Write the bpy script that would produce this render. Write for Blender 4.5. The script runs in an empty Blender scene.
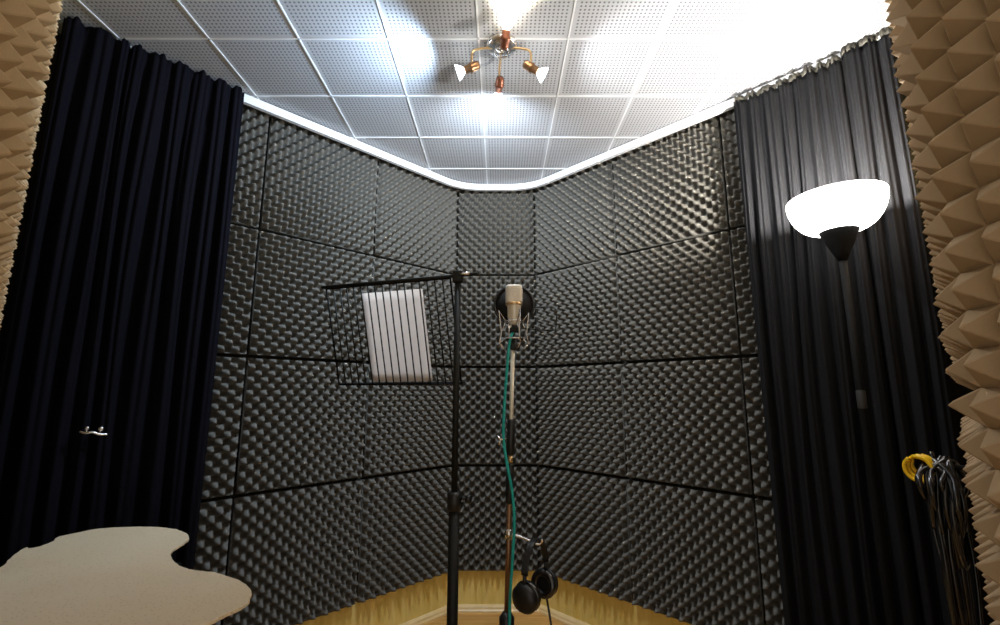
import bpy, bmesh, math, random
from math import sin, cos, pi, sqrt, radians
from mathutils import Vector, Matrix
random.seed(7)
scn = bpy.context.scene
COL = scn.collection

# ------------------------------------------------------------------ helpers
def link(o, parent=None):
    COL.objects.link(o)
    if parent is not None:
        o.parent = parent
    return o

def obj(name, bm, mat, parent=None, smooth=True):
    me = bpy.data.meshes.new(name)
    bmesh.ops.recalc_face_normals(bm, faces=bm.faces[:])
    bm.to_mesh(me); bm.free()
    me.materials.append(mat)
    if smooth:
        for p in me.polygons: p.use_smooth = True
    return link(bpy.data.objects.new(name, me), parent)

def tag(o, label, cat, group=None):
    o['label'] = label; o['category'] = cat
    if group: o['group'] = group
    return o

def thing(name, label, cat, loc=(0, 0, 0), group=None):
    o = bpy.data.objects.new(name, None); o.empty_display_size = .05
    COL.objects.link(o); o.location = loc
    return tag(o, label, cat, group)

def struct(name, bm, mat, smooth=False):
    o = obj(name, bm, mat, None, smooth); o['kind'] = 'structure'
    return o

def box(bm, c, s, rot=None, bevel=0.0):
    m = Matrix.Translation(Vector(c))
    if rot is not None: m = m @ rot.to_4x4()
    r = bmesh.ops.create_cube(bm, size=1.0)
    vs = r['verts']
    bmesh.ops.scale(bm, vec=Vector(s), verts=vs)
    if bevel > 0:
        es = list({e for v in vs for e in v.link_edges})
        rb = bmesh.ops.bevel(bm, geom=es, offset=bevel, segments=2, affect='EDGES', profile=.5)
        vs = list({v for f in rb['faces'] for v in f.verts} | {v for v in vs if v.is_valid})
    bmesh.ops.transform(bm, matrix=m, verts=vs)

def catmull(pts, n=8, closed=False):
    P = [Vector(p) for p in pts]; out = []
    N = len(P)
    rng = N if closed else N - 1
    for i in range(rng):
        if closed:
            a, b, c, d = P[(i-1) % N], P[i], P[(i+1) % N], P[(i+2) % N]
        else:
            a = P[i-1] if i > 0 else P[0]*2 - P[1]
            b, c = P[i], P[i+1]
            d = P[i+2] if i+2 < N else P[-1]*2 - P[-2]
        for k in range(n):
            t = k/n
            out.append(.5*((2*b) + (c-a)*t + (2*a-5*b+4*c-d)*t*t + (3*b-a-3*c+d)*t**3))
    if not closed: out.append(P[-1])
    return out

def tube(bm, pts, r, seg=10, closed=False, cap=True):
    P = [Vector(p) for p in pts]; N = len(P)
    rs = r if isinstance(r, (list, tuple)) else [r]*N
    up = None; rings = []
    for i in range(N):
        if closed: t = P[(i+1) % N] - P[(i-1) % N]
        else: t = P[min(i+1, N-1)] - P[max(i-1, 0)]
        if t.length < 1e-9: t = Vector((0, 0, 1))
        t.normalize()
        if up is None:
            up = t.orthogonal().normalized()
        up = (up - t*up.dot(t))
        if up.length < 1e-6: up = t.orthogonal()
        up.normalize(); w = t.cross(up)
        rings.append([bm.verts.new(P[i] + (up*cos(2*pi*k/seg) + w*sin(2*pi*k/seg))*rs[i]) for k in range(seg)])
    for i in range(N if closed else N-1):
        a, b = rings[i], rings[(i+1) % N]
        for k in range(seg):
            bm.faces.new((a[k], a[(k+1) % seg], b[(k+1) % seg], b[k]))
    if cap and not closed:
        bm.faces.new(rings[0][::-1]); bm.faces.new(rings[-1])

def lathe(bm, prof, seg=32, mat=None):
    """prof: list of (r, z); revolves round z."""
    M = mat or Matrix.Identity(4)
    rings = []
    for r, z in prof:
        if r < 1e-5: rings.append([bm.verts.new(M @ Vector((0, 0, z)))])
        else: rings.append([bm.verts.new(M @ Vector((r*cos(2*pi*k/seg), r*sin(2*pi*k/seg), z))) for k in range(seg)])
    for a, b in zip(rings, rings[1:]):
        for k in range(seg):
            k2 = (k+1) % seg
            if len(a) == 1 and len(b) == 1: continue
            if len(a) == 1: bm.faces.new((a[0], b[k2], b[k]))
            elif len(b) == 1: bm.faces.new((a[k], a[k2], b[0]))
            else: bm.faces.new((a[k], a[k2], b[k2], b[k]))

def axis_mat(loc, direction):
    d = Vector(direction).normalized()
    return Matrix.Translation(Vector(loc)) @ d.to_track_quat('Z', 'Y').to_matrix().to_4x4()

def prism(bm, poly, z0, z1):
    a = [bm.verts.new((x, y, z0)) for x, y in poly]; b = [bm.verts.new((x, y, z1)) for x, y in poly]
    n = len(poly)
    bm.faces.new(a[::-1]); bm.faces.new(b)
    for i in range(n): bm.faces.new((a[i], a[(i+1) % n], b[(i+1) % n], b[i]))

# ------------------------------------------------------------------ materials
def mat(name, color, rough=.6, metal=0, emis=None, estr=0, spec=.5, sheen=0, noise=None, bump=None):
    m = bpy.data.materials.new(name); m.use_nodes = True
    nt = m.node_tree; b = nt.nodes['Principled BSDF']
    b.inputs['Base Color'].default_value = (*color, 1)
    b.inputs['Roughness'].default_value = rough; b.inputs['Metallic'].default_value = metal
    b.inputs['Specular IOR Level'].default_value = spec
    if sheen: b.inputs['Sheen Weight'].default_value = sheen
    if emis:
        b.inputs['Emission Color'].default_value = (*emis, 1); b.inputs['Emission Strength'].default_value = estr
    if noise or bump:
        tc = nt.nodes.new('ShaderNodeTexCoord'); n = nt.nodes.new('ShaderNodeTexNoise')
        sc = noise[0] if noise else bump[0]
        n.inputs['Scale'].default_value = sc; n.inputs['Detail'].default_value = 4
        nt.links.new(tc.outputs['Object'], n.inputs['Vector'])
        if noise:
            mx = nt.nodes.new('ShaderNodeMix'); mx.data_type = 'RGBA'
            mx.inputs['A'].default_value = (*color, 1); mx.inputs['B'].default_value = (*noise[1], 1)
            nt.links.new(n.outputs['Fac'], mx.inputs['Factor']); nt.links.new(mx.outputs['Result'], b.inputs['Base Color'])
        if bump:
            n2 = n
            if noise:
                n2 = nt.nodes.new('ShaderNodeTexNoise'); n2.inputs['Scale'].default_value = bump[0]
                nt.links.new(tc.outputs['Object'], n2.inputs['Vector'])
            bp = nt.nodes.new('ShaderNodeBump'); bp.inputs['Strength'].default_value = bump[1]; bp.inputs['Distance'].default_value = bump[2]
            nt.links.new(n2.outputs['Fac'], bp.inputs['Height']); nt.links.new(bp.outputs['Normal'], b.inputs['Normal'])
    return m

M = {}
M['foam'] = mat('charcoal_foam', (.122, .115, .100), 1.0, spec=.02, noise=(60, (.165, .156, .137)), bump=(900, .3, .001))
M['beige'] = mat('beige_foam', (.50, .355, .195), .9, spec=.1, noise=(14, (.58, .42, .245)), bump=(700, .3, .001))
M['beige_foam_shaded'] = mat('beige_foam_shaded', (.36, .25, .14), .9, spec=.1, noise=(14, (.43, .305, .18)), bump=(700, .3, .001))  # same beige foam, darkened: right side's shade put into the colour
M['curtain_navy'] = mat('dark_navy_cloth', (.0030, .0027, .0054), .9, spec=.1, sheen=.0)
M['curtain_black'] = mat('black_cloth', (.010, .010, .011), .9, spec=.1, sheen=.0)
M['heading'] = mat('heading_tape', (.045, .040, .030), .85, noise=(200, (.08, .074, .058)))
M['white_plastic'] = mat('white_plastic', (.82, .84, .86), .35)
M['black_metal'] = mat('black_metal', (.005, .005, .005), .7, spec=.12)
M['stand_metal'] = mat('stand_enamel', (.007, .007, .0045), .55, spec=.3)
M['black_plastic'] = mat('black_plastic', (.010, .010, .010), .38)
M['chrome'] = mat('chrome', (.8, .78, .76), .22, 1)
M['champagne'] = mat('champagne_metal', (.82, .74, .60), .42, .55)
M['grille'] = mat('mesh_grille', (.80, .75, .65), .55, .35, bump=(900, .6, .001))
M['brass'] = mat('brass', (.78, .55, .30), .3, 1)
M['bronze'] = mat('bronze', (.30, .17, .09), .35, .8)
M['copper'] = mat('brown_copper', (.22, .085, .05), .4, .7)
M['teal'] = mat('teal_rubber', (.01, .40, .36), .45)
M['yellow'] = mat('yellow_rubber', (.95, .58, .01), .4)
M['cable'] = mat('black_rubber', (.008, .008, .009), .15, spec=.9)
M['paper'] = mat('paper', (.92, .86, .82), .8, noise=(5, (.88, .82, .76)))
def translucent(m, w):
    nt = m.node_tree; b = nt.nodes['Principled BSDF']; out = nt.nodes['Material Output']
    tr = nt.nodes.new('ShaderNodeBsdfTranslucent'); tr.inputs['Color'].default_value = (1, .93, .88, 1)
    mx = nt.nodes.new('ShaderNodeMixShader'); mx.inputs[0].default_value = w
    nt.links.new(b.outputs[0], mx.inputs[1]); nt.links.new(tr.outputs[0], mx.inputs[2]); nt.links.new(mx.outputs[0], out.inputs['Surface'])
translucent(M['paper'], .8)
M['bowl'] = mat('opal_glass', (.9, .9, .88), .4, emis=(1, .98, .94), estr=4.5)
M['bulb_cool'] = mat('lit_bulb_cool', (.9, .9, .9), .3, emis=(.86, .94, 1), estr=7)
M['bulb_warm'] = mat('lit_bulb_warm', (.9, .9, .9), .3, emis=(1, .9, .72), estr=14)
M['foam_edge'] = M['beige']

def wood_mat(name, c1, c2, scale, rough, stretch, plank=None):
    m = bpy.data.materials.new(name); m.use_nodes = True
    nt = m.node_tree; b = nt.nodes['Principled BSDF']; b.inputs['Roughness'].default_value = rough
    tc = nt.nodes.new('ShaderNodeTexCoord'); mp = nt.nodes.new('ShaderNodeMapping')
    mp.inputs['Scale'].default_value = stretch
    n = nt.nodes.new('ShaderNodeTexNoise'); n.inputs['Scale'].default_value = scale; n.inputs['Detail'].default_value = 5
    n.inputs['Distortion'].default_value = .6
    cr = nt.nodes.new('ShaderNodeValToRGB')
    cr.color_ramp.elements[0].position = .3; cr.color_ramp.elements[0].color = (*c1, 1)
    cr.color_ramp.elements[1].position = .7; cr.color_ramp.elements[1].color = (*c2, 1)
    L = nt.links.new
    L(tc.outputs['Object'], mp.inputs['Vector']); L(mp.outputs['Vector'], n.inputs['Vector']); L(n.outputs['Fac'], cr.inputs['Fac'])
    out = cr.outputs['Color']
    if plank:
        br = nt.nodes.new('ShaderNodeTexBrick'); br.inputs['Scale'].default_value = 1
        br.inputs['Brick Width'].default_value = plank[0]; br.inputs['Row Height'].default_value = plank[1]
        br.inputs['Mortar Size'].default_value = .0015
        br.inputs['Color1'].default_value = (1, 1, 1, 1); br.inputs['Color2'].default_value = (.82, .80, .76, 1)
        br.inputs['Mortar'].default_value = (.25, .18, .1, 1)
        L(tc.outputs['Object'], br.inputs['Vector'])
        mx = nt.nodes.new('ShaderNodeMix'); mx.data_type = 'RGBA'; mx.blend_type = 'MULTIPLY'; mx.inputs['Factor'].default_value = 1
        L(out, mx.inputs['A']); L(br.outputs['Color'], mx.inputs['B']); out = mx.outputs['Result']
    L(out, b.inputs['Base Color'])
    return m
M['ply'] = wood_mat('golden_plywood', (.72, .53, .13), (.86, .68, .25), 3, .5, (14, 14, 1.2))
M['lining'] = mat('dark_wall_lining', (.020, .017, .010), .9)
M['pine'] = wood_mat('pine_strip', (.78, .56, .24), (.90, .70, .38), 6, .4, (2, 2, 8))
M['floor'] = wood_mat('pine_floor', (.55, .28, .07), (.74, .43, .14), 4, .38, (1.2, 9, 1), plank=(.9, .12))

# perforated ceiling tiles
TILE = .2935; TX0 = -.070; TY0 = 1.612
def ceiling_mat():
    m = bpy.data.materials.new('perforated_tile'); m.use_nodes = True
    nt = m.node_tree; b = nt.nodes['Principled BSDF']; b.inputs['Roughness'].default_value = .7
    L = nt.links.new
    tc = nt.nodes.new('ShaderNodeTexCoord'); sx = nt.nodes.new('ShaderNodeSeparateXYZ'); L(tc.outputs['Object'], sx.inputs[0])
    def mth(op, a, bb=None, c=None):
        n = nt.nodes.new('ShaderNodeMath'); n.operation = op
        for i, v in enumerate((a, bb, c)):
            if v is None: continue
            if isinstance(v, (int, float)): n.inputs[i].default_value = v
            else: L(v, n.inputs[i])
        return n.outputs[0]
    NH = 22
    def axis(s, o):
        t = mth('FRACT', mth('DIVIDE', mth('SUBTRACT', s, o - 10*TILE), TILE))
        edge = mth('MINIMUM', t, mth('SUBTRACT', 1.0, t))
        inside = mth('GREATER_THAN', edge, 1.0/NH)
        h = mth('SUBTRACT', mth('FRACT', mth('MULTIPLY', t, NH)), .5)
        return h, inside
    hx, ix = axis(sx.outputs['X'], TX0); hy, iy = axis(sx.outputs['Y'], TY0)
    d = mth('SQRT', mth('ADD', mth('MULTIPLY', hx, hx), mth('MULTIPLY', hy, hy)))
    hole = mth('MULTIPLY', mth('LESS_THAN', d, .25), mth('MULTIPLY', ix, iy))
    mx = nt.nodes.new('ShaderNodeMix'); mx.data_type = 'RGBA'
    mx.inputs['A'].default_value = (.44, .45, .47, 1); mx.inputs['B'].default_value = (.13, .13, .14, 1)
    L(hole, mx.inputs['Factor']); L(mx.outputs['Result'], b.inputs['Base Color'])
    bp = nt.nodes.new('ShaderNodeBump'); bp.inputs['Strength'].default_value = .4; bp.inputs['Distance'].default_value = .002; bp.invert = True
    L(hole, bp.inputs['Height']); L(bp.outputs['Normal'], b.inputs['Normal'])
    return m
M['ceiling'] = ceiling_mat()

def board_mat():
    m = mat('cream_board', (.66, .55, .40), .8)
    nt = m.node_tree; b = nt.nodes['Principled BSDF']; L = nt.links.new
    tc = nt.nodes.new('ShaderNodeTexCoord')
    n = nt.nodes.new('ShaderNodeTexNoise'); n.inputs['Scale'].default_value = 6; n.inputs['Detail'].default_value = 3
    v = nt.nodes.new('ShaderNodeTexVoronoi'); v.inputs['Scale'].default_value = 160; v.inputs['Randomness'].default_value = .6
    L(tc.outputs['Object'], n.inputs['Vector']); L(tc.outputs['Object'], v.inputs['Vector'])
    cr = nt.nodes.new('ShaderNodeValToRGB')
    cr.color_ramp.elements[0].color = (.72, .56, .35, 1); cr.color_ramp.elements[1].color = (.80, .67, .47, 1)
    L(n.outputs['Fac'], cr.inputs['Fac'])
    c2 = nt.nodes.new('ShaderNodeValToRGB')
    c2.color_ramp.elements[0].position = .12; c2.color_ramp.elements[0].color = (.74, .68, .58, 1)
    c2.color_ramp.elements[1].position = .3; c2.color_ramp.elements[1].color = (1, 1, 1, 1)
    L(v.outputs['Distance'], c2.inputs['Fac'])
    mx = nt.nodes.new('ShaderNodeMix'); mx.data_type = 'RGBA'; mx.blend_type = 'MULTIPLY'; mx.inputs['Factor'].default_value = 1
    L(cr.outputs['Color'], mx.inputs['A']); L(c2.outputs['Color'], mx.inputs['B']); L(mx.outputs['Result'], b.inputs['Base Color'])
    bp = nt.nodes.new('ShaderNodeBump'); bp.inputs['Strength'].default_value = .02; bp.inputs['Distance'].default_value = .0015
    L(v.outputs['Distance'], bp.inputs['Height']); L(bp.outputs['Normal'], b.inputs['Normal'])
    return m
M['board'] = board_mat()

# ------------------------------------------------------------------ camera
ZC = 1.045
PITCH = radians(10.0)
FPX = 458.0
cam = bpy.data.cameras.new('camera'); co = bpy.data.objects.new('camera', cam); COL.objects.link(co)
cam.sensor_width = 36; cam.lens = 36*FPX/1000; cam.clip_start = .02
co.location = (0, 0, ZC); co.rotation_euler = (pi/2 + PITCH, 0, 0)
scn.camera = co

# ------------------------------------------------------------------ room plan (seen from the doorway, metres)
CEIL = ZC + 1.142
S = sqrt(.5)
CL = Vector((-.235, 2.427)); CR = Vector((.19, 2.427))
DL = Vector((-S, -S)); DR = Vector((S, -S))
NL = Vector((S, -S)); NR = Vector((-S, -S)); NB = Vector((0, -1))   # towards the room
BACK = .038
def wall_slab(name, path, outs, z0, z1, m, th=.05):
    bm = bmesh.new()
    inner = [Vector(p) for p in path]
    outer = [Vector(p) + Vector(o)*th for p, o in zip(path, outs)]
    prism(bm, [tuple(p) for p in inner] + [tuple(p) for p in outer[::-1]], z0, z1)
    return struct(name, bm, m)

vL = Vector((-.235 - .414*BACK, 2.427 + BACK)); vR = Vector((.19 + .414*BACK, 2.427 + BACK))
LEN_L, LEN_R = 1.70, 1.66
kL = Vector((-.414, 1)); kR = Vector((.414, 1))
wall_slab('wall_back', [vL, vR], [kL, kR], 0, CEIL, M['lining'])
wall_slab('wall_left', [vL, vL + DL*LEN_L], [kL, -NL], 0, CEIL, M['lining'])
wall_slab('wall_right', [vR, vR + DR*LEN_R], [kR, -NR], 0, CEIL, M['lining'])

# beige foam paths: position of the pyramid tips, far end first
PYR_H = .033; PYR_W = .05
azL = radians(-47.7); azR = radians(43.9)
tipsL = [Vector((sin(azL), cos(azL)))*1.815, Vector((sin(azL), cos(azL)))*.74,
         Vector((sin(azL), cos(azL)))*.74 + Vector((.634, -.773))*.36]
tipsR = [Vector((sin(radians(44.5)), cos(radians(44.5))))*1.755, Vector((.578, .604)), Vector((.556, .20))]

def round_path(pts, r, n=8):
    out = [pts[0]]
    for i in range(1, len(pts)-1):
        a, b, c = pts[i-1], pts[i], pts[i+1]
        d1 = (a-b).normalized(); d2 = (c-b).normalized()
        p, q = b + d1*r, b + d2*r
        for k in range(n+1):
            t = k/n
            out.append(p*(1-t)**2 + b*2*t*(1-t) + q*t*t)
    out.append(pts[-1])
    return out
def resample(path, step):
    cum = [0]
    for a, b in zip(path, path[1:]): cum.append(cum[-1] + (b-a).length)
    def at(s):
        s = max(0, min(cum[-1], s))
        for i in range(len(path)-1):
            if s <= cum[i+1] + 1e-9:
                t = (s-cum[i])/max(1e-9, cum[i+1]-cum[i])
                return path[i].lerp(path[i+1], t)
        return path[-1]
    n = int(cum[-1]/step)
    return at, cum[-1], n

def offset_path(path, side, d):
    out = []
    for i in range(len(path)):
        t = (path[min(i+1, len(path)-1)] - path[max(i-1, 0)]).normalized()
        out.append(path[i] + Vector((-t.y, t.x))*side*d)
    return out

def pyramid_foam(name, tips, side, label, m):
    """side = +1: room lies to the left of the walking direction"""
    tips = round_path(tips, .06 if side > 0 else .025)
    base = offset_path(tips, -side, PYR_H)
    at, Ltot, ncol = resample(base, PYR_W)
    atn = lambda s: (at(s+.004) - at(s-.004)).normalized()
    nrow = int((CEIL-.004)/PYR_W)
    bm = bmesh.new()
    def P(sv, z, h, n=None):
        p = at(sv)
        if n is None:
            t = atn(sv); n = Vector((-t.y, t.x))*side
        q = p + n*h
        return bm.verts.new((q.x, q.y, z + .002))
    e, e1, e2 = .07, .11, .045
    W2 = PYR_W/2
    for ci in range(ncol):
        for cj in range(nrow):
            s0, z0 = (ci+.5)*PYR_W, (cj+.5)*PYR_W
            t = atn(s0); n = Vector((-t.y, t.x))*side
            hh = PYR_H + random.uniform(-.003, .0025); ds = random.uniform(-.002, .002); dz = random.uniform(-.003, .003)
            base = [(-1+e, -1), (1-e, -1), (1, -1+e), (1, 1-e), (1-e, 1), (-1+e, 1), (-1, 1-e), (-1, -1+e)]
            topc = [(-e2, -e1), (e2, -e1), (e1, -e2), (e1, e2), (e2, e1), (-e2, e1), (-e1, e2), (-e1, -e2)]
            B = [P(s0+u*W2, z0+v*W2, 0) for u, v in base]
            T = [P(s0+u*W2+ds, z0+v*W2+dz, hh*(1-e1), n) for u, v in topc]
            A = P(s0+ds, z0+dz, hh*(1-.35*e1), n)
            C4 = [P(s0+u*W2, z0+v*W2, -.0015) for u, v in ((1, -1), (1, 1), (-1, 1), (-1, -1))]
            for k in range(8):
                k2 = (k+1) % 8
                bm.faces.new((B[k], B[k2], T[k2], T[k])); bm.faces.new((T[k], T[k2], A))
            for k, c in zip((1, 3, 5, 7), C4): bm.faces.new((B[k], c, B[(k+1) % 8]))
    # backing slab so the sheet has a thickness
    ZT = nrow*PYR_W + .002
    prev = None
    for i in range(ncol*2+1):
        sv = i*PYR_W/2; p = at(sv); t = atn(sv); n = Vector((-t.y, t.x))*side
        f_, b_ = p - n*.002, p - n*.012
        ring = [bm.verts.new((f_.x, f_.y, .002)), bm.verts.new((b_.x, b_.y, .002)), bm.verts.new((b_.x, b_.y, ZT)), bm.verts.new((f_.x, f_.y, ZT))]
        if prev:
            for k in range(4): bm.faces.new((prev[k], prev[(k+1) % 4], ring[(k+1) % 4], ring[k]))
        else: bm.faces.new(ring)
        prev = ring
    bm.faces.new(prev[::-1])
    o = obj(name, bm, m, None, False)
    tag(o, label, 'acoustic foam', 'beige pyramid foam sheets')
    wall = offset_path([tips[0] + (tips[0]-tips[1]).normalized()*.13] + tips[1:], -side, PYR_H+.014)
    return wall
def wall_outs(path, side):
    outs = []
    for i in range(len(path)):
        t = (path[min(i+1, len(path)-1)] - path[max(i-1, 0)]).normalized()
        outs.append(Vector((t.y, -t.x))*side)
    return outs
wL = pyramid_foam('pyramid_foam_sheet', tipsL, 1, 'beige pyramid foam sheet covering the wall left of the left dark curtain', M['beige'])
wall_slab('wall_front_left', wL, wall_outs(wL, 1), 0, CEIL, M['ply'])
wR = pyramid_foam('pyramid_foam_sheet', tipsR, -1, 'beige pyramid foam sheet with painted-in shade on the wall at the right behind the floor lamp', M['beige_foam_shaded'])
wall_slab('wall_front_right', wR, wall_outs(wR, -1), 0, CEIL, M['ply'])

# floor, ceiling
plan = [vL+kL*.05, vR+kR*.05, vR+DR*(LEN_R+.03)-NR*.05, (.72, .55), (.72, -.35), (-.52, -.35), (-.52, .25), vL+DL*(LEN_L+.03)-NL*.05]
plan = [(p[0], p[1]) for p in plan]
bm = bmesh.new(); prism(bm, plan, -.04, 0); struct('floor', bm, M['floor'])
bm = bmesh.new(); prism(bm, plan, CEIL, CEIL+.04); struct('ceiling', bm, M['ceiling'])
# tile joints: narrow raised strips
bm = bmesh.new()
def ylim(x):
    hi = 2.43
    hi = min(hi, 2.69 + x, 2.645 - x)
    lo = -.3
    if x < -.4: lo = max(lo, -x/math.tan(radians(47.7)) + .02)
    if x > .5: lo = max(lo, x/math.tan(radians(43.9)) + .02)
    return lo, hi
for k in range(-4, 6):
    x = TX0 + k*TILE
    lo, hi = ylim(x)
    if hi > lo: box(bm, (x, (lo+hi)/2, CEIL-.001), (.005, hi-lo, .003))
for k in range(-6, 3):
    y = TY0 + k*TILE
    xs = [i*.01 for i in range(-140, 141) if ylim(i*.01)[0] < y < ylim(i*.01)[1]]
    if xs: box(bm, ((xs[0]+xs[-1])/2, y, CEIL-.001), (xs[-1]-xs[0], .005, .003))
struct('trim_1', bm, M['white_plastic'])

# golden plywood plinth left bare below the foam
def plinth(name, a, b, o, ka, kb):
    bm = bmesh.new()
    prism(bm, [tuple(a), tuple(b), tuple(b - Vector(kb)*.012), tuple(a - Vector(ka)*.012)], 0, .187)
    struct(name, bm, M['ply'])
plinth('trim_2', vL, vR, None, kL, kR)
plinth('trim_3', vL, vL + DL*1.6, None, kL, -NL)
plinth('trim_4', vR, vR + DR*1.55, None, kR, -NR)
vL = vL - kL*.012; vR = vR - kR*.012
# pine moulding along the foot of the wooden walls
def baseboard(name, a, b, n):
    bm = bmesh.new()
    prof = [(0, 0), (.024, 0), (.024, .008), (.018, .014), (.016, .022), (.008, .028), (0, .03)]
    A = [bm.verts.new((a.x+n.x*d, a.y+n.y*d, z)) for d, z in prof]
    B = [bm.verts.new((b.x+n.x*d, b.y+n.y*d, z)) for d, z in prof]
    for i in range(len(prof)):
        j = (i+1) % len(prof); bm.faces.new((A[i], A[j], B[j], B[i]))
    bm.faces.new(A); bm.faces.new(B[::-1])
    struct(name, bm, M['pine'])
baseboard('baseboard_back', vL, vR, NB)
baseboard('baseboard_left', vL, vL+DL*1.6, NL)
baseboard('baseboard_right', vR, vR+DR*1.55, NR)

# ------------------------------------------------------------------ charcoal egg-crate foam
PH = .5
def eggcrate_mesh(name, w, h, nper_w, nper_h, res=10):
    bm = bmesh.new()
    nx, nz = int(nper_w*res), int(nper_h*res)
    base, amp = .003, .067
    g = {}
    for i in range(nx+1):
        for j in range(nz+1):
            x, z = i/nx*w, j/nz*h
            s = sin(2*pi*i/res)*sin(2*pi*j/res)
            # shape with rounded crests and deep pits
            s = .5+.5*s
            d = base + amp*(s**1.15)
            g[i, j] = bm.verts.new((x-w/2, -d, z))
    for i in range(nx):
        for j in range(nz):
            bm.faces.new((g[i, j], g[i+1, j], g[i+1, j+1], g[i, j+1]))
    b = [bm.verts.new(p) for p in ((-w/2, 0, 0), (w/2, 0, 0), (w/2, 0, h), (-w/2, 0, h))]
    bm.faces.new(b[::-1])
    bm.faces.new([b[0], b[1]] + [g[i, 0] for i in range(nx, -1, -1)])
    bm.faces.new([b[3], b[2]] + [g[i, nz] for i in range(nx, -1, -1)])
    bm.faces.new([b[0], b[3]] + [g[0, j] for j in range(nz, -1, -1)])
    bm.faces.new([b[1], b[2]] + [g[nx, j] for j in range(nz, -1, -1)])
    bmesh.ops.recalc_face_normals(bm, faces=bm.faces[:])
    me = bpy.data.meshes.new(name); bm.to_mesh(me); bm.free(); me.materials.append(M['foam'])
    for p in me.polygons: p.use_smooth = True
    return me
ROWW = ['top row', 'second row from top', 'third row from top', 'bottom row']
COLW = {'left': ['beside the back corner', 'middle column', 'beside the left curtain'],
        'right': ['beside the back corner', 'middle column', 'beside the right curtain']}
me_full = eggcrate_mesh('egg_crate_panel', .489, .486, 10, 10)
me_back = eggcrate_mesh('egg_crate_panel_narrow', .420, .486, 8, 10)
def place_panel(me, c, n, z, label):
    o = bpy.data.objects.new('acoustic_foam_panel', me); COL.objects.link(o)
    o.location = (c.x, c.y, z)
    o.rotation_euler = (0, 0, math.atan2(-n.x*-1, n.y*-1) if False else math.atan2(n.y, n.x) + pi/2)
    tag(o, label, 'foam panel', 'charcoal egg-crate foam panels')
for r in range(4):
    z = CEIL - .006 - PH*(r+1) + .008
    place_panel(me_back, (CL+CR)/2 - NB*(BACK-.002), NB, z, 'narrow dark egg-crate foam panel on the short back wall, %s' % ROWW[r])
    for k in range(3):
        off = -.001 if k == 0 else 0
        place_panel(me_full, CL + DL*(PH*(k+.5)+.003+off) - NL*(BACK-.002), NL, z,
                    'dark egg-crate foam panel, left wall, %s, %s' % (ROWW[r], COLW['left'][k]))
        place_panel(me_full, CR + DR*(PH*(k+.5)+.003+off) - NR*(BACK-.002), NR, z,
                    'dark egg-crate foam panel, right wall, %s, %s' % (ROWW[r], COLW['right'][k]))

# ------------------------------------------------------------------ curtain rail
def off_pt(C, D, N, t, d): return C + D*t + N*d
RO = .052
k_in = lambda k: Vector((k[0], k[1]))
rl = [off_pt(CL, DL, NL, 1.60, RO), CL - kL*RO, CR - kR*RO, off_pt(CR, DR, NR, 1.53, RO)]
rail_path = round_path(rl, .12, 12)
def rail_band(path, th, z0, z1):
    bm = bmesh.new()
    o1 = offset_path(path, 1, th/2); o2 = offset_path(path, -1, th/2)
    rings = []
    for a, b in zip(o1, o2):
        rings.append([bm.verts.new((a.x, a.y, z0)), bm.verts.new((b.x, b.y, z0)), bm.verts.new((b.x, b.y, z1)), bm.verts.new((a.x, a.y, z1))])
    for a, b in zip(rings, rings[1:]):
        for k in range(4): bm.faces.new((a[k], a[(k+1) % 4], b[(k+1) % 4], b[k]))
    bm.faces.new(rings[0]); bm.faces.new(rings[-1])
    return bm
rail = thing('curtain_rail', 'white curved curtain rail running along the top of the dark foam', 'curtain rail')
obj('track', rail_band(rail_path, .018, CEIL-.038, CEIL-.004), M['white_plastic'], rail, False)
bm = rail_band(rail_path, .010, CEIL-.004, CEIL)
obj('mounting_strip', bm, M['stand_metal'], rail, False)

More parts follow.
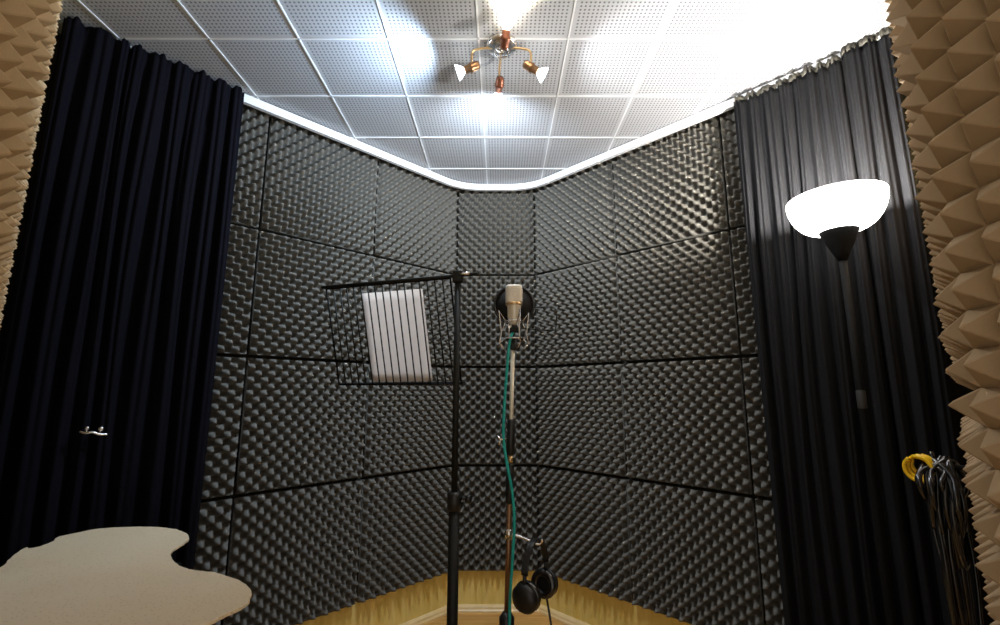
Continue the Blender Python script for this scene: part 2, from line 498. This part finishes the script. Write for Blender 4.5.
# ------------------------------------------------------------------ curtains
def curtain(name, label, C, D, N, t0, t1, off, period, amp, z0, ztop, m, seed, head=None, scallop=.006):
    rnd = random.Random(seed)
    L = t1-t0
    nf = int(L/period)
    # irregular fold phase
    knots = [0]
    for _ in range(nf): knots.append(knots[-1]+rnd.uniform(.6, 1.5))
    knots = [k/knots[-1]*L for k in knots]
    amps = [rnd.uniform(.45, 1.0) for _ in range(nf+1)]
    drift = [rnd.uniform(-1, 1) for _ in range(nf+1)]
    def prof(s, f):
        for i in range(nf):
            if s <= knots[i+1]+1e-9:
                u = (s-knots[i])/(knots[i+1]-knots[i])
                a = amps[i]*(1-u)+amps[i+1]*u
                w = .5-.5*cos(2*pi*(u + .10*sin(2*pi*u)))
                fine = .18*sin(6*pi*u + drift[i]*3)*(1-f)
                return a*w + fine, drift[i]*(1-u)+drift[i+1]*u
        return 0, 0
    bm = bmesh.new()
    ns = int(L/.0035); nz = 40
    def row(f, zoff=0, extra=0):
        out = []
        for i in range(ns+1):
            s = i/ns*L
            # folds wander a little with height
            ss = min(L, max(0, s + .008*sin(f*5+seed)*sin(pi*s/L)))
            w, dr = prof(ss, f)
            A = amp*(.45+.55*min(1, f*3.0))
            d = off + w*A + extra
            lat = dr*.012*f + .004*sin(9*f+s*40)
            p = C + D*(t0+s+lat*sin(pi*s/L)) + N*d
            z = ztop + (z0-ztop)*f + zoff
            if f < .012: z += scallop*(w-.5) + scallop*.5*sin(s*210+seed)
            out.append(bm.verts.new((p.x, p.y, z)))
        return out
    rows = [row((k/nz)**1.25) for k in range(nz+1)]
    for a, b in zip(rows, rows[1:]):
        for i in range(ns): bm.faces.new((a[i], a[i+1], b[i+1], b[i]))
    root = thing(name, label, 'curtain', ((C+D*(t0+L/2)+N*off).x, (C+D*(t0+L/2)+N*off).y, z0))
    inv = Matrix.Translation(-root.location)
    bmesh.ops.transform(bm, matrix=inv, verts=bm.verts[:])
    cl = obj('cloth', bm, m, root)
    so = cl.modifiers.new('thickness', 'SOLIDIFY'); so.thickness = .0015; so.offset = -1
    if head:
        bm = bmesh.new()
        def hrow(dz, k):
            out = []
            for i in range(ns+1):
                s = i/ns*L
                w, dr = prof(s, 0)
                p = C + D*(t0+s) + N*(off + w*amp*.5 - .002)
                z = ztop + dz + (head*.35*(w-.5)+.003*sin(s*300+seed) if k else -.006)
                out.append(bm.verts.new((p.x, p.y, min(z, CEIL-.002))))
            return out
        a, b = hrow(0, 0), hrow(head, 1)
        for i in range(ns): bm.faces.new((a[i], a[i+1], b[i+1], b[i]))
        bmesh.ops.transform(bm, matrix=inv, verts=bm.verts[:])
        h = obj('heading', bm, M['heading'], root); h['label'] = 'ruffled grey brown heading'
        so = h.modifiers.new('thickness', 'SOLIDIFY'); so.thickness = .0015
        # little white gliders
        nh = max(2, int(L/.09))
        for i in range(nh):
            s = (i+.5)/nh*L
            p = C + D*(t0+s) + N*(off + .004)
            bm = bmesh.new(); box(bm, (p.x, p.y, ztop-.002), (.010, .010, .012), bevel=.002)
            bmesh.ops.transform(bm, matrix=inv, verts=bm.verts[:])
            g = obj('glider', bm, M['white_plastic'], root)
    return root
curtain('curtain', 'dark navy pleated curtain hanging on the left wall beside the beige foam', CL, DL, NL, 1.125, 1.628, .075, .052, .050, .03, CEIL-.010, M['curtain_navy'], 3, scallop=.008)
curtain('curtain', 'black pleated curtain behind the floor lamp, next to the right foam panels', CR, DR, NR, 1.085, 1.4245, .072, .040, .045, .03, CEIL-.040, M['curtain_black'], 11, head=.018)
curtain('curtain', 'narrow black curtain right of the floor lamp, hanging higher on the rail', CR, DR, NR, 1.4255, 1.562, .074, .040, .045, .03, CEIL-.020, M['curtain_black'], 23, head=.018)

# ------------------------------------------------------------------ torchiere floor lamp
LX, LY = .968, 1.248
lamp = thing('floor_lamp', 'lit torchiere floor lamp with white bowl shade before the right curtain', 'floor lamp', (LX, LY, 0))
bm = bmesh.new(); lathe(bm, [(0, 0), (.125, 0), (.125, .012), (.11, .02), (.02, .028), (.014, .05), (0, .05)], 40); obj('base', bm, M['black_metal'], lamp)
bm = bmesh.new(); tube(bm, [(0, 0, .04), (0, 0, .45), (0, 0, 1.02), (0, 0, 1.43)], .0095, 14); obj('pole', bm, M['black_metal'], lamp)
bm = bmesh.new(); lathe(bm, [(.0095, 1.005), (.0108, 1.008), (.0108, 1.050), (.0098, 1.053)], 16); o = obj('pole_joint', bm, mat('grey_joint', (.035, .035, .035), .6), lamp); o['label'] = 'small grey metal joint'
bm = bmesh.new(); lathe(bm, [(.0, 1.415), (.012, 1.415), (.020, 1.435), (.034, 1.465), (.049, 1.503), (.050, 1.508), (.046, 1.508), (0, 1.500)], 32); obj('cone', bm, M['black_metal'], lamp)
bm = bmesh.new()
prof = []
for k in range(13):
    a = k/12
    prof.append((.046 + (.121-.046)*sin(a*pi/2)**.95, 1.500 + .098*(1-cos(a*pi/2))**.95 ))
inner = [(r-.003, z+.002) for r, z in prof[::-1]]
lathe(bm, [(0, 1.4995)] + prof + [(prof[-1][0]-.0015, prof[-1][1]+.002)] + inner + [(0, 1.503)], 48)
sh = obj('lamp_shade', bm, M['bowl'], lamp); sh['label'] = 'glowing white bowl shade'
bm = bmesh.new(); lathe(bm, [(0, 1.503), (.014, 1.503), (.016, 1.53), (.028, 1.552), (.026, 1.57), (.012, 1.583), (0, 1.585)], 24); obj('bulb', bm, M['bulb_cool'], lamp)
ld = bpy.data.lights.new('floor_lamp_light', 'POINT'); ld.energy = 22; ld.color = (1, .97, .92); ld.shadow_soft_size = .02
lo = bpy.data.objects.new('floor_lamp_light', ld); COL.objects.link(lo); lo.parent = lamp; lo.location = (0, 0, 1.60)

# ------------------------------------------------------------------ ceiling spot fixture
FX, FY = .006, 1.345
fix = thing('ceiling_spotlight', 'bronze ceiling spotlight cluster with four lit swivel heads', 'ceiling light', (FX, FY, CEIL))
bm = bmesh.new(); lathe(bm, [(0, 0), (.052, 0), (.052, -.006), (.046, -.014), (.012, -.018), (0, -.018)], 36); obj('ceiling_plate', bm, M['chrome'], fix)
bm = bmesh.new(); tube(bm, [(.024*cos(a), .024*sin(a), -.030) for a in [2*pi*k/28 for k in range(28)]], .003, 8, closed=True)
tube(bm, [(0, 0, -.015), (0, 0, -.034)], .005, 10); obj('centre_ring', bm, M['chrome'], fix)
HEADS = [  # arm end (x,y,z), head direction, material, bulb
    ((-.098, .000, -.085), (-.93, .10, -.30), 'bronze', 'cool'),
    ((.095, .000, -.085), (.86, .10, -.48), 'bronze', 'cool'),
    ((-.008, .085, -.085), (-.12, .75, -.50), 'copper', 'cool'),
    ((.010, -.090, -.060), (.12, -.62, .70), 'copper', 'warm')]
for (ax, ay, az), d, mt, bt in HEADS:
    d = Vector(d).normalized(); e = Vector((ax, ay, az))
    bm = bmesh.new()
    tube(bm, catmull([(ax*.3, ay*.3, -.012), (ax*.75, ay*.75, -.016), (ax, ay, -.030), (ax, ay, az)], 6), .004, 10)
    obj('arm', bm, M['brass'], fix)
    Mx = axis_mat(e, d)
    bm = bmesh.new(); lathe(bm, [(0, -.026), (.010, -.026), (.0145, -.018), (.0145, -.002), (.0165, 0), (.0165, .006), (.0135, .009), (.0125, .024), (.009, .028), (0, .028)], 24, Mx)
    hd = obj('lamp_head', bm, M[mt], fix)
    bm = bmesh.new(); lathe(bm, [(.008, .026), (.013, .032), (.021, .044), (.0245, .050), (.0255, .052), (.0235, .052), (.012, .048), (0, .047)], 28, Mx)
    obj('reflector_bulb', bm, M['bulb_cool' if bt == 'cool' else 'bulb_warm'], hd)
    ld = bpy.data.lights.new('spot_bulb_light', 'SPOT'); ld.spot_size = radians(165 if ay > .05 else 150 if bt == 'cool' else 130); ld.spot_blend = .9
    ld.energy = (30.0 if ay > .05 else 19.0 if ax < .05 else 12.5) if bt == 'cool' else 16.0
    ld.color = (((.74, .86, 1) if ay > .05 else (.58, .77, 1)) if ax < .05 else (.92, .95, 1)) if bt == 'cool' else (1, .80, .52)
    ld.shadow_soft_size = .012
    lo = bpy.data.objects.new('spot_bulb_light', ld); COL.objects.link(lo); lo.parent = fix
    lo.location = e + d*.058; lo.rotation_euler = d.to_track_quat('-Z', 'Y').to_euler()

# ------------------------------------------------------------------ music stand
MX, MY = -.123, 1.30
ms = thing('music_stand', 'black music stand with wire desk on a cross rod, left of the microphone', 'music stand', (MX, MY, 0))
bm = bmesh.new(); tube(bm, [(0, 0, .10), (0, 0, .745)], .0145, 16); obj('lower_pole', bm, M['stand_metal'], ms)
bm = bmesh.new(); tube(bm, [(0, 0, .70), (0, 0, 1.372)], .0090, 14); obj('upper_pole', bm, M['stand_metal'], ms)
bm = bmesh.new(); lathe(bm, [(.0145, .735), (.019, .738), (.019, .778), (.014, .784), (.009, .784)], 20); cl = obj('clamp_collar', bm, M['black_plastic'], ms)
bm = bmesh.new(); tube(bm, [(.016, -.004, .768), (.034, -.012, .768)], .004, 8); lathe(bm, [(0, 0), (.011, 0), (.011, .010), (.008, .013), (0, .013)], 14, axis_mat((.034, -.012, .768), (.9, -.35, 0))); obj('clamp_knob', bm, M['black_plastic'], cl)
for k in range(3):
    a = radians(90 + 120*k + 20)
    bm = bmesh.new(); tube(bm, [(.012*cos(a), .012*sin(a), .34), (.30*cos(a), .30*sin(a), .012)], .008, 10)
    tube(bm, [(.012*cos(a), .012*sin(a), .12), (.16*cos(a), .16*sin(a), .170)], .004, 8)
    lg = obj('leg', bm, M['stand_metal'], ms)
    bm = bmesh.new(); lathe(bm, [(0, 0), (.013, 0), (.013, .022), (.009, .028), (0, .028)], 14, Matrix.Translation((.30*cos(a), .30*sin(a), 0))); obj('rubber_foot', bm, M['black_plastic'], lg)
RZ = 1.384
U = Vector((-.446, .150, 0)).normalized()                       # along the rod, away from the pole
Dn = Vector((U.y, -U.x, 0)); Dn = Dn if Dn.y > 0 else -Dn        # away from the camera
tilt = radians(17)
V = (Vector((0, 0, -1))*cos(tilt) + Dn*sin(tilt)).normalized()   # down the desk
NRM = U.cross(V).normalized()
if NRM.y < 0: NRM = -NRM
R0 = Vector((0, 0, RZ))
def dk(u, v, n=0): return R0 + U*u + V*v + NRM*n
bm = bmesh.new(); tube(bm, [dk(-.062, 0), dk(.48, 0)], .0052, 12); obj('cross_rod', bm, M['stand_metal'], ms)
bm = bmesh.new(); box(bm, R0 + Vector((0, 0, -.004)), (.030, .026, .034), bevel=.004); ch = obj('rod_clamp', bm, M['stand_metal'], ms)
bm = bmesh.new(); tube(bm, [dk(-.040, -.004, -.006), dk(-.006, -.004, -.006)], .0045, 10); o = obj('clamp_screw', bm, M['chrome'], ch); o['label'] = 'shiny metal clamp screw'
# wire desk
DW0, DW1, DH0, DH1 = .025, .465, .006, .325
bm = bmesh.new()
fr = [dk(DW0, DH0), dk(DW1, DH0), dk(DW1, DH1), dk(DW0, DH1)]
for a, b in zip(fr, fr[1:]+fr[:1]): tube(bm, [a, b], .0028, 8)
desk = obj('desk_frame', bm, M['black_metal'], ms)
nb = 17
for i in range(1, nb):
    u = DW0 + (DW1-DW0)*i/nb
    bm = bmesh.new(); tube(bm, [dk(u, DH0), dk(u, DH1)], .0022, 8); obj('wire_bar', bm, M['stand_metal'], desk)
bm = bmesh.new(); tube(bm, [dk(DW0, DH1, 0), dk(DW0, DH1+.004, .028), dk(DW1, DH1+.004, .028), dk(DW1, DH1, 0)], .0026, 8); obj('desk_lip', bm, M['black_metal'], desk)
# sheet on the desk
PU0, PU1, PV0, PV1 = .122, .340, .030, .318
sheet = bmesh.new(); nn = 10
for s_ in range(nn+1):
    pass
g = [[sheet.verts.new(dk(PU0+(PU1-PU0)*i/nn, PV0+(PV1-PV0)*j/nn, .0042 + .0012*sin(pi*i/nn)*sin(2.2*j/nn))) for j in range(nn+1)] for i in range(nn+1)]
for i in range(nn):
    for j in range(nn): sheet.faces.new((g[i][j], g[i+1][j], g[i+1][j+1], g[i][j+1]))
bmesh.ops.transform(sheet, matrix=Matrix.Translation((MX, MY, 0)), verts=sheet.verts[:])
so = obj('sheet_of_paper', sheet, M['paper']); tag(so, 'white sheet of paper lying on the wire desk of the music stand', 'paper')
sm = so.modifiers.new('thickness', 'SOLIDIFY'); sm.thickness = .0006

# ------------------------------------------------------------------ microphone stand
SY = 1.38
stand = thing('microphone_stand', 'slim chrome and black microphone stand in the middle of the booth', 'microphone stand', (.012, SY, 0))
def sp(z):  # pole leans a touch
    return Vector((.019 + (.039-.019)*(z-.453)/(1.188-.453) - .012, 0, z))
bm = bmesh.new(); tube(bm, [sp(.80), sp(1.205)], .0065, 14); o = obj('upper_tube', bm, M['champagne'], stand); o['label'] = 'shiny silver upper tube'
bm = bmesh.new(); tube(bm, [sp(.38), sp(.845)], .0078, 14); obj('lower_tube', bm, M['bronze'], stand)
bm = bmesh.new(); tube(bm, [sp(.868), sp(.872), sp(.965), sp(.970)], [.009, .0125, .0115, .008], 16); cl = obj('clutch', bm, M['black_plastic'], stand)
bm = bmesh.new(); p = sp(.915); tube(bm, [p + Vector((-.008, -.004, 0)), p + Vector((-.030, -.014, -.002))], .004, 8)
tube(bm, [p + Vector((-.034, -.016, -.016)), p + Vector((-.030, -.014, -.002)), p + Vector((-.040, -.010, .008))], .004, 8); o = obj('clutch_handle', bm, M['chrome'], cl); o['label'] = 'chrome handle'
bm = bmesh.new(); tube(bm, [sp(.845), sp(.868)], .0075, 14); o = obj('joint_ring', bm, M['brass'], stand); o['label'] = 'brass coloured ring'
bm = bmesh.new(); tube(bm, [sp(.735), sp(.74), sp(.84), sp(.845)], [.009, .0115, .0115, .009], 16); obj('lower_sleeve', bm, M['black_plastic'], stand)
bm = bmesh.new(); tube(bm, [sp(.36), sp(.365), sp(.44), sp(.455)], [.014, .021, .021, .011], 18); obj('tripod_hub', bm, M['black_plastic'], stand)
for k in range(3):
    a = radians(90 + 120*k)
    q = sp(.38)
    bm = bmesh.new(); tube(bm, [q + Vector((.014*cos(a), .014*sin(a), 0)), Vector((q.x+.30*cos(a), .30*sin(a), .012))], .008, 10)
    lg = obj('leg', bm, M['black_metal'], stand)
    bm = bmesh.new(); lathe(bm, [(0, 0), (.013, 0), (.013, .022), (.009, .028), (0, .028)], 14, Matrix.Translation((q.x+.30*cos(a), .30*sin(a), 0))); obj('rubber_foot', bm, M['black_plastic'], lg)
# hook carrying the headphones
HPX, HPY, HPZ = .098, 1.365, .640
bm = bmesh.new()
q = sp(.655); hx, hy = HPX-.012, HPY-SY
tube(bm, catmull([q, (.045, -.004, .648), (hx-.004, hy, HPZ-.004), (hx+.012, hy-.002, HPZ-.006), (hx+.020, hy-.004, HPZ+.006)], 6), .004, 8)
tube(bm, [sp(.642), sp(.668)], .0105, 14)
obj('headphone_hook', bm, M['chrome'], stand)

# ------------------------------------------------------------------ condenser microphone in its shock mount
MCX, MCY, MCZ = .043, 1.38, ZC + .2154
mic = thing('condenser_microphone', 'silver large diaphragm condenser microphone held in a wire shock mount', 'microphone', (MCX, MCY, MCZ))
bm = bmesh.new(); lathe(bm, [(0, -.012), (.010, -.012), (.0145, -.006), (.0155, .004), (.0195, .012), (.0205, .046), (.022, .050), (0, .050)], 32)
obj('mic_body', bm, M['champagne'], mic)
bm = bmesh.new(); lathe(bm, [(0, .0495), (.0250, .0495), (.0255, .052), (.0255, .056), (.025, .058), (0, .058)], 32); o = obj('collar_ring', bm, M['brass'], mic); o['label'] = 'brass tinted collar'
# rounded rectangular grille
bm = bmesh.new(); rings = []
for z, s in [(.057, .96), (.062, 1.0), (.098, 1.0), (.107, .97), (.111, .90), (.1125, .78)]:
    ring = []
    for k in range(40):
        a = 2*pi*k/40; n_ = 4.2
        r = (abs(cos(a)/.0262)**n_ + abs(sin(a)/.020)**n_)**(-1/n_)
        ring.append(bm.verts.new((r*cos(a)*s, r*sin(a)*s, z)))
    rings.append(ring)
for a, b in zip(rings, rings[1:]):
    for k in range(40): bm.faces.new((a[k], a[(k+1) % 40], b[(k+1) % 40], b[k]))
bm.faces.new(rings[0][::-1]); bm.faces.new(rings[-1]); obj('mic_grille', bm, M['grille'], mic)
bm = bmesh.new(); lathe(bm, [(0, -.030), (.008, -.030), (.009, -.012), (0, -.012)], 18); obj('connector', bm, M['black_plastic'], mic)

mount = thing('shock_mount', 'silver zigzag wire shock mount around the base of the microphone', 'shock mount', (MCX, MCY, MCZ-.03))
for zc, r, nm in ((.008, .0275, 'inner_ring'), (-.045, .0275, 'lower_ring')):
    bm = bmesh.new(); tube(bm, [(r*cos(2*pi*k/32), r*sin(2*pi*k/32), zc+.022) for k in range(32)], .0022, 8, closed=True); obj(nm, bm, M['chrome'], mount)
for k in range(4):
    a = radians(20+ 90*k)
    e = Vector((cos(a), sin(a), 0)); Z = Vector((0, 0, 1))
    bm = bmesh.new()
    tube(bm, [e*.0275+Z*.030, e*.049+Z*.060, e*.044+Z*.018, e*.041-Z*.006, e*.048-Z*.038, e*.0275-Z*.023], .0022, 8)
    tube(bm, [e*.041-Z*.006, e*.028+Z*.028], .0016, 6)
    tube(bm, [e*.048-Z*.038, e*.030-Z*.052], .0020, 6)
    obj('cradle_wire', bm, M['chrome'], mount)
bm = bmesh.new()
tube(bm, [(0, 0, -.058), (0, 0, -.025)], .010, 14)
tube(bm, [(-.027, 0, -.024), (.027, 0, -.024)], .004, 8); tube(bm, [(0, -.027, -.024), (0, .027, -.024)], .004, 8)
box(bm, (0, 0, -.047), (.024, .018, .020), bevel=.004); obj('swivel', bm, M['black_plastic'], mount)

# pop filter on the singer's side
pf = thing('pop_filter', 'round black pop filter disc behind the silver microphone', 'pop filter', (.046, 1.475, ZC+.285))
Ry = Matrix.Rotation(radians(90), 4, 'X')
bm = bmesh.new(); tube(bm, [(.064*cos(2*pi*k/48), 0, .064*sin(2*pi*k/48)) for k in range(48)], .0038, 10, closed=True); obj('hoop', bm, M['black_plastic'], pf)
bm = bmesh.new(); lathe(bm, [(0, .0015), (.063, .0015), (.063, -.0015), (0, -.0015)], 48, Ry); obj('mesh_screen', bm, mat('nylon_mesh', (.012, .011, .010), .7, spec=.2), pf)
bm = bmesh.new(); tube(bm, catmull([(.062, 0, -.008), (.100, 0, -.006), (.132, -.004, -.012), (.138, -.006, -.030), (.136, -.008, -.062), (.128, -.012, -.084), (.090, -.040, -.088), (.030, -.085, -.090), (.010, -.095, -.094)], 6), .0022, 8)
box(bm, (-.003, -.095, -.096), (.026, .024, .014), bevel=.002)
o = obj('gooseneck', bm, M['stand_metal'], pf)

# teal cable
bm = bmesh.new()
cp = [(.040, 1.380, ZC+.184), (.032, 1.368, ZC+.165), (.026, 1.366, ZC+.130), (.020, 1.366, ZC+.06), (.013, 1.366, ZC-.03), (.010, 1.366, ZC-.10), (.012, 1.368, ZC-.15),
      (.022, 1.363, ZC-.21), (.035, 1.366, ZC-.28), (.040, 1.366, ZC-.36), (.034, 1.366, ZC-.46), (.026, 1.358, ZC-.58), (.030, 1.35, ZC-.75), (.07, 1.30, ZC-.95), (.16, 1.22, .006), (.30, 1.15, .005)]
tube(bm, catmull(cp, 8), .0042, 8); tag(obj('microphone_cable', bm, M['teal']), 'teal microphone cable running down along the microphone stand', 'cable')

# headphones hanging on the stand
hp = thing('headphones', 'black headphones hanging from a hook low on the microphone stand', 'headphones', (HPX, HPY, HPZ))
hp.rotation_euler = (0, 0, radians(58))
bm = bmesh.new()
arc = [(.062*sin(a), 0, -.072+.076*cos(a)) for a in [radians(-88+176*k/24) for k in range(25)]]
for off_ in (-.007, -.0035, 0, .0035, .007): tube(bm, [(x, off_, z) for x, y, z in arc], .0032, 8)
band = obj('headband', bm, M['black_plastic'], hp)
for s in (-1, 1):
    bm = bmesh.new(); tube(bm, [(.062*s, 0, -.070), (.064*s, 0, -.092)], .0055, 8); tube(bm, catmull([(.066*s, -.032, -.125), (.067*s, -.022, -.100), (.066*s, 0, -.091), (.067*s, .022, -.100), (.066*s, .032, -.125)], 6), .0035, 8); obj('yoke', bm, M['black_plastic'], hp)
    X = axis_mat((.060*s, 0, -.125), (s, 0, -.10))
    bm = bmesh.new(); lathe(bm, [(0, -.006), (.034, -.006), (.037, -.002), (.037, .006), (.030, .016), (.012, .020), (0, .020)], 28, X); c = obj('ear_cup', bm, M['black_plastic'], hp)
    bm = bmesh.new(); lathe(bm, [(.018, -.006), (.035, -.006), (.039, -.013), (.036, -.022), (.026, -.025), (.018, -.020), (.016, -.008)], 28, X); obj('ear_cushion', bm, M['cable'], c)
bm = bmesh.new(); tube(bm, catmull([(.062, 0, -.160), (.066, -.004, -.19), (.055, -.02, -.25), (.05, -.03, -.36), (.06, -.03, -.50), (.10, -.02, -.632)], 8), .0032, 8); obj('headphone_cord', bm, M['cable'], hp)

# ------------------------------------------------------------------ cream table with the cut-out edge
TZ = ZC - .36
px_out = [(0, 567), (12, 556), (26, 547), (30, 548), (40, 546), (53, 541), (57, 537), (75, 533), (95, 529), (120, 527), (150, 526.5), (170, 528), (182, 531), (189, 536), (186, 541),
          (175, 548), (171, 553), (173, 560), (181, 566), (196, 570), (215, 572), (232, 577), (245, 583), (251, 590), (249, 600), (240, 607), (226, 613), (205, 624)]
def unproj(x, y, z):
    dx, dz = (x-500)/FPX, (312.5-y)/FPX
    f = cos(PITCH) - sin(PITCH)*dz; u = dz*cos(PITCH) + sin(PITCH)
    k = (z-ZC)/u
    return Vector((dx*k, f*k))
outl = [unproj(x, y, TZ) for x, y in px_out]
outl += [Vector((-.50, .72)), Vector((-.60, .64)), Vector((-.72, .63)), Vector((-.84, .73)), Vector((-.96, .88)), Vector((-1.045, .985))]
cen = Vector((-.76, .93))
dense = catmull([Vector((p.x, p.y, 0)) for p in outl], 5, closed=True)
rj = random.Random(5)
dense = [Vector((p.x + rj.uniform(-.0012, .0012), p.y + rj.uniform(-.0012, .0012))) for p in dense]
table = thing('side_table', 'cream speckled table with a wavy cut-out top before the left curtain', 'table', (cen.x, cen.y, 0))
bm = bmesh.new(); prism(bm, [(p.x-cen.x, p.y-cen.y) for p in dense], TZ-.007, TZ)
tt = obj('tabletop', bm, M['board'], table, False)
bv = tt.modifiers.new('edge', 'BEVEL'); bv.width = .002; bv.segments = 2; bv.limit_method = 'ANGLE'; bv.angle_limit = radians(60)
for lx, ly in ((-.16, .06), (.04, .16), (.16, -.06), (-.02, -.18)):
    bm = bmesh.new(); tube(bm, [(lx*1.1, ly*1.1, 0), (lx, ly, TZ-.012)], [.011, .016], 12); obj('leg', bm, M['black_metal'], table)
bm = bmesh.new(); tube(bm, [(-.16, .06, TZ-.03), (.04, .16, TZ-.03), (.16, -.06, TZ-.03), (-.02, -.18, TZ-.03)], .009, 8, closed=True); obj('leg_frame', bm, M['black_metal'], table)

# small silver clip on the left curtain
cpos = CL + DL*1.352 + NL*.130
def unproj_plane(x, y, P, N):
    d = Vector(((x-500)/FPX, cos(PITCH) - sin(PITCH)*(312.5-y)/FPX, (312.5-y)/FPX*cos(PITCH) + sin(PITCH)))
    n = Vector((N.x, N.y, 0)); k = (Vector((P.x, P.y, 0))).dot(n)/d.dot(n)
    return d*k + Vector((0, 0, ZC))
q = unproj_plane(94, 432, cpos, NL)
clip = thing('curtain_clip', 'small silver clip pinned to the folds of the left navy curtain', 'clip', q)
D3 = Vector((-DL.x, -DL.y, 0)); N3 = Vector((NL.x, NL.y, 0)); Z3 = Vector((0, 0, 1))
bm = bmesh.new()
tube(bm, catmull([D3*-.030+Z3*.003+N3*.0, D3*-.018-Z3*.002+N3*.006, D3*-.004+Z3*.0+N3*.008, D3*.012-Z3*.007+N3*.006, D3*.030-Z3*.008], 6), .0035, 8); obj('clip_band', bm, M['chrome'], clip)
bm = bmesh.new(); lathe(bm, [(0, -.006), (.005, -.005), (.006, 0), (.005, .005), (0, .006)], 14, Matrix.Translation(D3*-.016+Z3*.011)); tube(bm, [D3*-.016+Z3*.007, D3*-.016-Z3*.003+N3*.004], .002, 6); obj('clip_knob', bm, M['chrome'], clip)
bm = bmesh.new(); lathe(bm, [(0, -.006), (.007, -.005), (.008, 0), (.006, .006), (0, .007)], 14, Matrix.Translation(D3*.014+Z3*.008)); tube(bm, [D3*.014+Z3*.004, D3*.012-Z3*.006+N3*.004], .002, 6); obj('clip_knob', bm, M['chrome'], clip)

# ------------------------------------------------------------------ cables on the right wall
azc = radians(43.9); tw = Vector((sin(azc), cos(azc))); nw = Vector((-cos(azc), sin(azc)))   # along the wall, towards the room
HB = tw*1.36 - nw*.020
hz = ZC - .150
hook = thing('wall_hook', 'black wall hook on the right pyramid foam holding the hanging cables', 'hook', (HB.x, HB.y, hz))
W3 = Vector((nw.x, nw.y, 0)); T3 = Vector((tw.x, tw.y, 0))
bm = bmesh.new(); tube(bm, [W3*-.034, W3*.0, W3*.060, W3*.082+Z3*.004, W3*.090+Z3*.020], .005, 8); obj('peg', bm, M['black_metal'], hook)
bm = bmesh.new(); box(bm, W3*-.030, (.03, .03, .05), rot=Matrix.Rotation(math.atan2(tw.y, tw.x), 3, 'Z'), bevel=.003); obj('mounting_plate', bm, M['black_metal'], hook)
def loops(n, zlo, zhi, rnd, r, wmin, wmax, dmin, dmax):
    bm = bmesh.new(); pts = []
    top = Z3*.007
    for k in range(n):
        ln = rnd.uniform(zlo, zhi); w = rnd.uniform(wmin, wmax); d = rnd.uniform(dmin, dmax)
        ang = rnd.uniform(-.5, .5); ex = (T3*cos(ang) + W3*sin(ang))
        c = W3*d
        pts += [c + top + Z3*rnd.uniform(0, .008), c + ex*w*.6 - Z3*ln*.15, c + ex*w - Z3*ln*.55, c + ex*w*.55 - Z3*ln*.93,
                c - Z3*ln, c - ex*w*.6 - Z3*ln*.92, c - ex*w - Z3*ln*.5, c - ex*w*.55 - Z3*ln*.13]
    pts.append(pts[0] + Z3*.012)
    P = catmull(pts, 7)
    tube(bm, P, r, 8)
    return bm
rc = random.Random(9)
bm = loops(20, .05, .21, rc, .0050, .030, .060, .032, .074); bmesh.ops.transform(bm, matrix=Matrix.Translation((HB.x, HB.y, hz)), verts=bm.verts[:])
tag(obj('cable_coil', bm, M['cable']), 'thick tangled black cable coil hanging on the hook beside the right foam', 'cable', 'cables on the wall hook')
bm = loops(7, .30, .62, rc, .0038, .018, .040, .028, .068); bmesh.ops.transform(bm, matrix=Matrix.Translation((HB.x, HB.y, hz+.004)), verts=bm.verts[:])
tag(obj('cable_coil', bm, M['cable']), 'long thin black cable loops trailing towards the floor beside the right foam', 'cable', 'cables on the wall hook')
rc = random.Random(4)
bm = bmesh.new(); pts = []
for k in range(3):
    c = W3*(.076+.004*k) - Z3*(.012+.003*k) - T3*(.006*k)
    for q_ in range(10):
        a = 2*pi*q_/10 + pi/2
        rr = .021+.002*k
        pts.append(c + (W3*cos(a)*.9 + T3*.35*cos(a))*rr + Z3*sin(a)*rr + T3*.0015*q_/10)
tube(bm, catmull(pts, 5), .0042, 8); bmesh.ops.transform(bm, matrix=Matrix.Translation((HB.x, HB.y, hz+.010)), verts=bm.verts[:])
tag(obj('cable_coil', bm, M['yellow']), 'small coil of yellow cable hanging on the hook with the black cables', 'cable', 'cables on the wall hook')

# ------------------------------------------------------------------ world & view
w = bpy.data.worlds.new('world'); scn.world = w; w.use_nodes = True
w.node_tree.nodes['Background'].inputs['Color'].default_value = (1, .92, .80, 1)
w.node_tree.nodes['Background'].inputs['Strength'].default_value = .35
vs = scn.view_settings
vs.view_transform = 'Standard'; vs.look = 'None'; vs.gamma = 1; vs.use_curve_mapping = False
vs.exposure = 0.88
